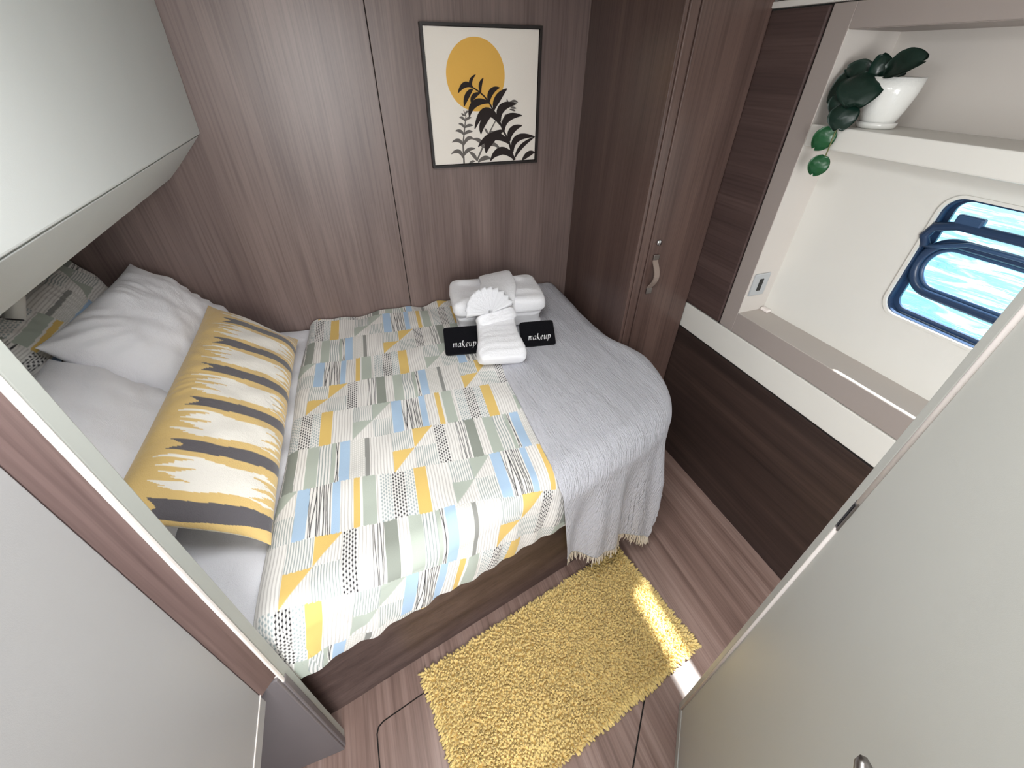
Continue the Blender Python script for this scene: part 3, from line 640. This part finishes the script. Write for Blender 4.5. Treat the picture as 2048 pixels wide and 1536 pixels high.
for k in range(nf_):
    q = (k + .5) / nf_ * L_[-1]; c = np.array([np.interp(q, L_, hem[:, j]) for j in range(3)]); dr_ = c - np.array([np.interp(q, L_, prev[:, j]) for j in range(3)]); dr_ /= np.linalg.norm(dr_)
    dr_ = dr_ + np.array([random.uniform(-.35, .35), random.uniform(-.25, .15), 0]); dr_ /= np.linalg.norm(dr_); ln = random.uniform(.030, .050)
    sx = np.cross(dr_, [random.uniform(-1, 1), random.uniform(-1, 1), .2]); sx /= np.linalg.norm(sx); sy = np.cross(dr_, sx)
    b0 = len(V)
    for j, (t, r_) in enumerate(((-.08, .0024), (.4, .0030), (.8, .0022), (1.0, .0006))):
        bend = sx * .004 * math.sin(t * 2) * random.uniform(-1, 1)
        for a_ in range(4): V.append(c + dr_ * ln * t + bend + (sx * math.cos(a_ * math.pi / 2) + sy * math.sin(a_ * math.pi / 2)) * r_)
    for j in range(3):
        for a_ in range(4): F.append((b0 + j * 4 + a_, b0 + j * 4 + (a_ + 1) % 4, b0 + j * 4 + 4 + (a_ + 1) % 4, b0 + j * 4 + 4 + a_))
fr = mesh_obj('fringe', np.array(V), np.array(F), FRINGE, th, True); fr['kind'] = 'stuff'; fr['label'] = 'cream cotton fringe'

# ------------------------------------------------------------------ pillows
def pillow(name, c, ux, uy, a, b, T_, mat, n=64, m=64, pinch=.07, colour=None, wr=.006, seed=1, cornerp=2.6, parent=None, sag=0.0):
    """c centre; ux, uy unit half-axis directions; a, b half sizes; T_ half thickness."""
    c = np.array(c, float); ux = np.array(ux, float); ux /= np.linalg.norm(ux); uy = np.array(uy, float); uy -= ux * (ux @ uy); uy /= np.linalg.norm(uy); un = np.cross(ux, uy)
    u = np.sin(np.linspace(-1, 1, n) * math.pi / 2)[:, None] * np.ones((1, m)); v = np.sin(np.linspace(-1, 1, m) * math.pi / 2)[None, :] * np.ones((n, 1))
    X_ = a * u * (1 - pinch * (1 - np.abs(v) ** cornerp) * np.abs(u) ** 6); Y_ = b * v * (1 - pinch * (1 - np.abs(u) ** cornerp) * np.abs(v) ** 6)
    t = T_ * ((1 - np.abs(u) ** 3.0).clip(0) * (1 - np.abs(v) ** 3.0).clip(0)) ** .55
    w_ = wr * (wob(X_, Y_, seed, 24) + .6 * wob(X_, Y_, seed + 1, 55)) * np.minimum(1, t / (T_ * .4))
    rad = wr * .9 * np.sin(np.arctan2(Y_, X_) * 26 + 3 * np.sin(np.arctan2(Y_, X_) * 5)) * np.clip(1.2 * np.maximum(np.abs(u), np.abs(v)) - .5, 0, 1) * np.minimum(1, t / (T_ * .3))
    top = c + X_[..., None] * ux + Y_[..., None] * uy + (t + w_ + rad - sag * (u ** 2))[..., None] * un
    bot = c + X_[..., None] * ux + Y_[..., None] * uy - (t * .8 + sag * (u ** 2))[..., None] * un
    V = np.concatenate([top.reshape(-1, 3), bot.reshape(-1, 3)]); F1 = grid_faces(n, m); F2 = F1[:, ::-1] + n * m
    col_ = None
    if colour is not None:
        ct, cbk = colour(X_ / a, Y_ / b, X_, Y_); col_ = np.concatenate([ct.reshape(-1, 3), cbk.reshape(-1, 3)])
    return mesh_obj(name, V, np.concatenate([F1, F2]), mat, parent, True, col=col_)

tag(pillow('pillow', (-.735, 1.660, .880), (0.10, 1, .02), (-.30, .03, .36), .300, .235, .110, PILLOW, seed=5, pinch=.05, wr=.0085, n=110, m=90), 'plump white pillow leaning against the timber wall side, its corner peaking up', 'pillow', 'white pillows')
tag(pillow('pillow', (-.770, 1.085, .850), (0.06, 1, -.02), (-.34, .04, .30), .310, .235, .110, PILLOW, seed=8, wr=.0055, n=110, m=90), 'smooth white pillow beside the partition, lower edge behind the ochre cushion', 'pillow', 'white pillows')
def dark_print(u, v, X_, Y_):
    c_ = duvet_colour(Y_ * 1.1 + .30, X_ * 1.1 + .95); return c_, c_
tag(pillow('patterned_pillow', (-.965, 1.660, .905), (0.06, 1, .02), (-.18, .0, .42), .31, .225, .080, DUVET, n=270, m=220, seed=13, colour=dark_print), 'patterned pillow in the duvet print standing in shade behind the white pillows', 'pillow')

LK = {k: np.array(lin(v)) for k, v in dict(y=(222, 190, 126), d=(98, 94, 98), c=(240, 235, 226)).items()}
def lumbar(u, v, X_, Y_):
    """u along the cushion (far to near), v across (bed side to head side)"""
    C_ = np.empty(u.shape + (3,)); C_[:] = LK['y']
    p = (1 - v) / 2                       # 0 at the head side edge, 1 at the duvet side
    L = (u + 1) / 2 * 6.15 + .65          # band coordinate
    jag = .012 * wob(X_, Y_, 77, 160)
    q = (L % 1) - .5                      # dark bands at q = 0
    qd = q - .015 * np.sin(p * 6)
    left = .16 + .09 * (1 - np.abs(qd) / .115)
    C_[(np.abs(qd) < .115) & (p > left + jag * .5) & (p < .985)] = LK['d']
    q2 = ((L + .5) % 1) - .5
    step = np.floor(np.abs(q2) / .075); saw = (np.abs(q2) / .075) % 1
    pl = .16 + .10 * ((step + (q2 < 0)) % 2) + .13 * saw - .02 * step
    pr = .99 - .10 * ((step + (q2 > 0)) % 2) - .15 * saw
    bound = .255 - .03 * np.sin(p * 9 + 2)
    C_[(np.abs(q2) < bound) & (p > pl + jag) & (p < pr + jag)] = LK['c']
    B_ = np.empty_like(C_); B_[:] = np.array(lin((226, 214, 190)))
    return C_, B_
tag(pillow('lumbar_cushion', (-.492, 1.275, .822), (-.03, -1, -.01), (.24, -.07, -.19), .515, .170, .080, LUMB, n=400, m=190, pinch=.05, colour=lambda u, v, a, b: lumbar(u, -v, a, b), wr=.003, seed=17, cornerp=3.2), 'long ochre lumbar cushion with charcoal bars and cream zigzag motifs lying before the pillows', 'cushion')

# ------------------------------------------------------------------ towels
def squad(name, c, ux, uy, uz, a, b, h, mat, parent=None, e1=.28, e2=.22, n=60, m=110, creases=(), noise=.004, seed=3, smooth=True):
    """soft folded block (superquadric); creases = heights (-1..1) of fold lines round the side"""
    c = np.array(c, float); B_ = [np.array(q, float) / np.linalg.norm(q) for q in (ux, uy, uz)]
    ph = np.linspace(-math.pi / 2, math.pi / 2, n)[:, None]; th_ = np.linspace(-math.pi, math.pi, m, endpoint=False)[None, :]
    f = lambda q, e: np.sign(q) * np.abs(q) ** e
    x = f(np.cos(ph), e1) * f(np.cos(th_), e2); y = f(np.cos(ph), e1) * f(np.sin(th_), e2); z = f(np.sin(ph), e1) * np.ones((1, m))
    k = 1 + noise * 2 * wob(x * 2, y * 2 + z, seed, 3)
    for cz in creases: k = k - .045 * np.exp(-((z - cz) / .07) ** 2) * (np.abs(np.cos(ph)) ** .2)
    zz = h * z + noise * wob(x * 3, y * 3, seed + 2, 3) * (np.abs(z))
    P_ = c + (a * x * k)[..., None] * B_[0] + (b * y * k)[..., None] * B_[1] + zz[..., None] * B_[2]
    return mesh_obj(name, P_, grid_faces(n, m, True), mat, parent, smooth)
yaw = math.radians(-8); tx = (math.cos(yaw), math.sin(yaw), 0); ty = (-math.sin(yaw), math.cos(yaw), 0); tz = (0, 0, 1)
tag(squad('bath_towel', (.558, 1.720, .747), tx, ty, tz, .200, .125, .040, TERRY, creases=(-.35, .3), seed=41, noise=.007), 'white bath towel folded flat on the throw, lower one of the stack', 'towel')
tag(squad('bath_towel', (.555, 1.715, .826), tx, ty, tz, .214, .138, .044, TERRY, creases=(.0,), seed=44, e1=.45, noise=.008), 'plump white bath towel folded on top of the towel stack', 'towel')

hand = thing('hand_towel', (.47, 1.5, .72), 'white hand towel folded in a strip, draped down the front of the towel stack', 'towel')
path = catmull([(.590, 1.850, .860), (.575, 1.78, .884), (.560, 1.69, .886), (.522, 1.605, .872), (.498, 1.545, .830), (.482, 1.490, .796), (.470, 1.430, .780), (.460, 1.375, .768), (.450, 1.325, .752), (.446, 1.300, .735)], 6)
V = []; nr = 36; npt = len(path)
for i, p in enumerate(path):
    t = path[min(i + 1, npt - 1)] - path[max(i - 1, 0)]; t /= np.linalg.norm(t); sx = np.array([.975, .21, 0]); sx -= t * (sx @ t); sx /= np.linalg.norm(sx); nn = np.cross(sx, t); s_ = i / (npt - 1)
    hw_ = .078 + .012 * s_ + .014 * math.exp(-((s_ - .86) / .12) ** 2); ht = .018 + .022 * np.clip((s_ - .45) / .35, 0, 1)
    en = min(1, math.sqrt(max(0, 1 - max(0, (s_ - .93) / .07) ** 2)) + .05) * min(1, math.sqrt(max(0, 1 - max(0, (.05 - s_) / .05) ** 2)) + .05)
    for k in range(nr):
        a_ = 2 * math.pi * k / nr; ca, sa = math.cos(a_), math.sin(a_); fx = math.copysign(abs(ca) ** .35, ca); fz = math.copysign(abs(sa) ** .45, sa)
        V.append(p + sx * hw_ * fx * (.9 + .1 * en) * (1 - .05 * math.exp(-(fz / .25) ** 2)) + nn * ht * fz * en * (1 + .06 * math.sin(i * 1.7 + k)))
F = grid_faces(npt, nr, True).tolist() + [tuple(range(nr))[::-1], tuple((npt - 1) * nr + k for k in range(nr))]
mesh_obj('folded_strip', np.array(V), F, TERRY, hand, True)
# band round the strip, and the pleated face cloth tucked behind it
squad('towel_band', (.492, 1.520, .818), (.975, .21, 0), (-.14, .72, .68), (.15, -.66, .74), .093, .030, .030, TERRY, hand, e1=.5, e2=.4, n=30, m=60, noise=.002)
fan = thing('face_cloth', (.49, 1.53, .84), 'white face cloth pleated into a fan, tucked into the hand towel band', 'towel')
cen = np.array([.462, 1.516, .848]); fx = np.array([.98, .2, 0]); fy = np.array([-.12, .58, .80]); fy /= np.linalg.norm(fy); fz = np.cross(fx, fy)
V = []; npl = 22; nr = 9
for i in range(npl + 1):
    a_ = math.radians(176 - 172 * i / npl); zig = .0095 if i % 2 else -.0095
    for j in range(nr):
        r_ = .004 + .104 * j / (nr - 1); V.append(cen + fx * r_ * math.cos(a_) * 1.05 + fy * r_ * math.sin(a_) + fz * (zig * (.25 + j / (nr - 1)) + .010 + .010 * j / nr))
fo = mesh_obj('pleats', np.array(V), grid_faces(npl + 1, nr), TERRY, fan)
sm = fo.modifiers.new('thickness', 'SOLIDIFY'); sm.thickness = .003; sm.offset = 0

# black make-up cloths with stitched lettering -------------------------------------------
GLY = {'m': (1.08, [[(0, .82), (.13, 1), (.10, 0)], [(.10, .60), (.34, 1), (.50, .93), (.46, 0)], [(.46, .60), (.72, 1), (.88, .92), (.84, .12), (.98, .06)]]),
       'a': (.95, [[(.70, .86), (.42, 1), (.10, .60), (.14, .10), (.38, 0), (.66, .55)], [(.76, 1), (.68, .12), (.86, .06)]]),
       'k': (.82, [[(.06, 1.30), (.22, 1.52), (.05, 0)], [(.60, .98), (.14, .48)], [(.24, .56), (.72, -.18)]]),
       'e': (.78, [[(.10, .48), (.56, .62), (.58, .90), (.36, 1), (.08, .60), (.12, .12), (.36, 0), (.66, .20)]]),
       'u': (.90, [[(-.02, .86), (.12, 1), (.08, .22), (.28, 0), (.54, .30), (.62, 1)], [(.62, 1), (.58, .12), (.76, .06)]]),
       'p': (.80, [[(-.02, .84), (.15, 1), (.03, -.55)], [(.13, .58), (.40, 1), (.68, .76), (.54, .14), (.10, .05)]])}
def lettering(name, word, o, ux, uy, un, h, parent):
    o = Vector(o); ux = Vector(ux).normalized(); uy = Vector(uy).normalized(); un = Vector(un).normalized(); V = []; F = []; adv = 0; nib = Vector((.085, .062))
    for ch in word:
        w_, strokes = GLY[ch]
        for st_ in strokes:
            pts = catmull(st_, 5) if len(st_) > 2 else np.array([st_[0], st_[1]]); b0 = len(V)
            for q in pts:
                for sg in (1, -1):
                    x_ = (adv + q[0] + q[1] * .16 + nib.x * sg) * h; y_ = (q[1] + nib.y * sg) * h
                    V.append(tuple(o + ux * x_ + uy * y_ + un * .0006)); V.append(tuple(o + ux * x_ + uy * y_ - un * .003))
            for i in range(len(pts) - 1):
                a_ = b0 + i * 4; F += [(a_, a_ + 2, a_ + 6, a_ + 4), (a_, a_ + 4, a_ + 5, a_ + 1), (a_ + 2, a_ + 3, a_ + 7, a_ + 6)]
        adv += w_ + .12
    return mesh_obj(name, V, F, THREAD, parent)
def makeup(c, ux, uy, a, b, label, ox):
    ux = Vector(ux).normalized(); uy = Vector(uy); uy = (uy - ux * uy.dot(ux)).normalized(); un = ux.cross(uy)
    t_ = thing('makeup_cloth', tuple(Vector(c) - uy * b), label, 'towel', 'black makeup cloths')
    squad('cloth_body', c, ux, uy, un, a, b, .014, BLACKT, t_, e1=.22, e2=.14, n=44, m=90, noise=.001, creases=())
    lettering('stitched_lettering', 'makeup', Vector(c) + ux * (ox - a) - uy * b * .50 + un * .0146, ux, uy, un, .0168, t_)
makeup((.335, 1.498, .748), (.985, -.17, 0), (.05, .72, .70), .083, .060, 'black face cloth stitched makeup, lying on the patterned duvet side of the towels', .034)
makeup((.655, 1.440, .750), (.985, -.17, 0), (.05, .72, .70), .076, .056, 'black face cloth stitched makeup, lying on the grey throw side of the towels', .030)

# ------------------------------------------------------------------ rug
rug = thing('shaggy_rug', (.375, .46, 0), 'ochre yellow chenille bath rug on the timber floor beside the bed', 'rug')
A0 = np.array([-.105, .585]); B0 = np.array([.795, .765]); D0_ = np.array([-.030, .150]); e1 = B0 - A0; e2 = D0_ - A0
prism('rug_backing', [tuple(A0), tuple(D0_), tuple(D0_ + e1), tuple(B0)], .0005, .006, BACKING, rug)
nu, nv = 140, 68
ii, jj = np.meshgrid(np.arange(nu), np.arange(nv), indexing='ij'); N = nu * nv
fu = (ii.ravel() + .5 + RNG.uniform(-.42, .42, N)) / nu; fv = (jj.ravel() + .5 + RNG.uniform(-.42, .42, N)) / nv
base = A0 + fu[:, None] * e1 + fv[:, None] * e2
rings = np.array([0, .35, .7, .92, 1.0]); rr = np.array([.0030, .0038, .0039, .0033, .0014]); ns = 6
lean = np.stack([wob(base[:, 0], base[:, 1], 61, 9), wob(base[:, 0], base[:, 1], 62, 9)], 1) * .40 + RNG.normal(0, .24, (N, 2))
eu = e1 / np.linalg.norm(e1); ev = e2 / np.linalg.norm(e2)
lean += (np.clip((fu - .96) / .04, 0, 1) - np.clip((.04 - fu) / .04, 0, 1))[:, None] * eu * 1.3 + (np.clip((fv - .93) / .07, 0, 1) - np.clip((.07 - fv) / .07, 0, 1))[:, None] * ev * 1.0
ln = RNG.uniform(.016, .023, N)
up = np.concatenate([lean, np.ones((N, 1))], 1); up /= np.linalg.norm(up, axis=1)[:, None]
sx = np.cross(up, np.tile([0.3, 1, 0.2], (N, 1))); sx /= np.linalg.norm(sx, axis=1)[:, None]; sy = np.cross(up, sx)
V = np.zeros((N, len(rings), ns, 3))
for r_i, (t, r_) in enumerate(zip(rings, rr)):
    cpos = np.concatenate([base, np.full((N, 1), .004)], 1) + up * (ln * t)[:, None] - np.array([0, 0, .010]) * (t ** 2) * np.linalg.norm(lean, axis=1)[:, None].clip(0, 1.2)
    for k in range(ns):
        a_ = 2 * math.pi * k / ns; V[:, r_i, k] = cpos + r_ * (sx * math.cos(a_) + sy * math.sin(a_))
V[..., 2] = np.maximum(V[..., 2], .002)
f1 = grid_faces(len(rings), ns, True); Fall = (f1[None] + (np.arange(N) * len(rings) * ns)[:, None, None]).reshape(-1, 4)
pc0 = np.array(lin((242, 214, 142))); tint = RNG.uniform(.84, 1.06, N)
cc_ = np.repeat((pc0[None] * tint[:, None])[:, None], len(rings) * ns, axis=1)
po = mesh_obj('chenille_pile', V.reshape(-1, 3), Fall, PILE, rug, True, col=cc_.reshape(-1, 3)); po['kind'] = 'stuff'

# ------------------------------------------------------------------ potted plant
pp = thing('potted_plant', (1.445, .945, 1.558), 'trailing dark-leaved plant in a white glazed pot on the niche shelf', 'plant')
PC = (1.452, .945, 1.558)
lathe('saucer', [(.0001, 0), (.040, 0), (.047, .004), (.050, .016), (.046, .016), (.043, .008), (.0001, .008)], PC, POTM, pp)
pot = lathe('pot', [(.0001, .009), (.036, .009), (.042, .016), (.052, .045), (.061, .080), (.066, .118), (.062, .118), (.057, .080), (.0001, .078)], PC, POTM, pp)
lathe('soil', [(.0001, .090), (.056, .090), (.056, .096), (.0001, .100)], PC, SOIL, pp)
def leaf(base_, tip, up_, wid, mat, cup=.15, notch=.10):
    b_ = Vector(base_); t_ = Vector(tip); ax = (t_ - b_); L = ax.length; ax.normalize(); un = Vector(up_); un = (un - ax * un.dot(ax)).normalized(); sx_ = ax.cross(un)
    V = []; n_, m_ = 14, 11
    for i in range(n_):
        s_ = i / (n_ - 1)
        for j in range(m_):
            q = -1 + 2 * j / (m_ - 1); hw2 = wid / 2 * (math.sin(math.pi * min(1, .04 + .92 * s_ ** .85)) ** .62)
            y_ = L * (s_ - notch * max(0, s_ - .75) * 4 * (1 - min(1, abs(q) * 2.2)) * .7)
            z_ = cup * wid * (q * q) + .010 * math.sin(s_ * math.pi) + .0008 * math.sin((s_ * 22 + abs(q) * 8))
            V.append(b_ + ax * y_ + sx_ * (hw2 * q) + un * z_)
    V2 = [v - un * .0012 for v in V]; F_ = grid_faces(n_, m_).tolist(); F_ = F_ + [[k + n_ * m_ for k in f][::-1] for f in F_]
    rim = [j for j in range(m_)] + [i * m_ + m_ - 1 for i in range(1, n_)] + [(n_ - 1) * m_ + j for j in range(m_ - 2, -1, -1)] + [i * m_ for i in range(n_ - 2, 0, -1)]
    for k in range(len(rim)): F_.append([rim[k], rim[(k + 1) % len(rim)], rim[(k + 1) % len(rim)] + n_ * m_, rim[k] + n_ * m_])
    return mesh_obj('leaf', [tuple(v) for v in V] + [tuple(v) for v in V2], F_, mat, pp, True)
tv = (-.70, -.45, .55)
leaf((1.405, .955, 1.688), (1.398, .858, 1.712), (-.75, -.45, .45), .066, LEAFD, .10, .16)
leaf((1.405, .985, 1.676), (1.385, 1.050, 1.692), (-.75, -.3, .5), .052, LEAFD, .12, .04)
leaf((1.420, .965, 1.668), (1.410, .985, 1.724), (-.85, -.45, .2), .050, LEAFD, .22, .02)
leaf((1.400, .985, 1.684), (1.356, 1.040, 1.608), tv, .104, LEAFD, -.10, .08)
leaf((1.386, .990, 1.686), (1.342, .952, 1.612), tv, .108, LEAFD, -.10, .02)
leaf((1.366, 1.000, 1.640), (1.350, 1.004, 1.584), (-.9, -.4, .2), .070, LEAFD, -.12, .10)
leaf((1.350, .978, 1.618), (1.340, .968, 1.552), (-.9, -.4, .1), .074, LEAFD, -.12, .12)
leaf((1.345, .984, 1.556), (1.338, 1.018, 1.498), (-.85, -.5, .1), .058, LEAFG, -.10, .16)
leaf((1.342, .974, 1.488), (1.338, .988, 1.432), (-.85, -.5, .1), .056, LEAFG, -.10, .16)
leaf((1.430, .945, 1.665), (1.415, .905, 1.682), (-.6, -.4, .7), .056, LEAFD, .12, .05)
tube('stem', [(1.44, .955, 1.652), (1.41, .975, 1.678), (1.375, .985, 1.640), (1.352, .982, 1.580), (1.346, .976, 1.530), (1.343, .973, 1.487)], .0018, STEM, pp, n=6)
for a_, b_ in (((1.44, .95, 1.65), (1.425, .955, 1.672)), ((1.44, .955, 1.65), (1.415, .985, 1.670)), ((1.445, .95, 1.65), (1.430, .960, 1.668))): tube('stem', [a_, b_], .0018, STEM, pp, n=6)
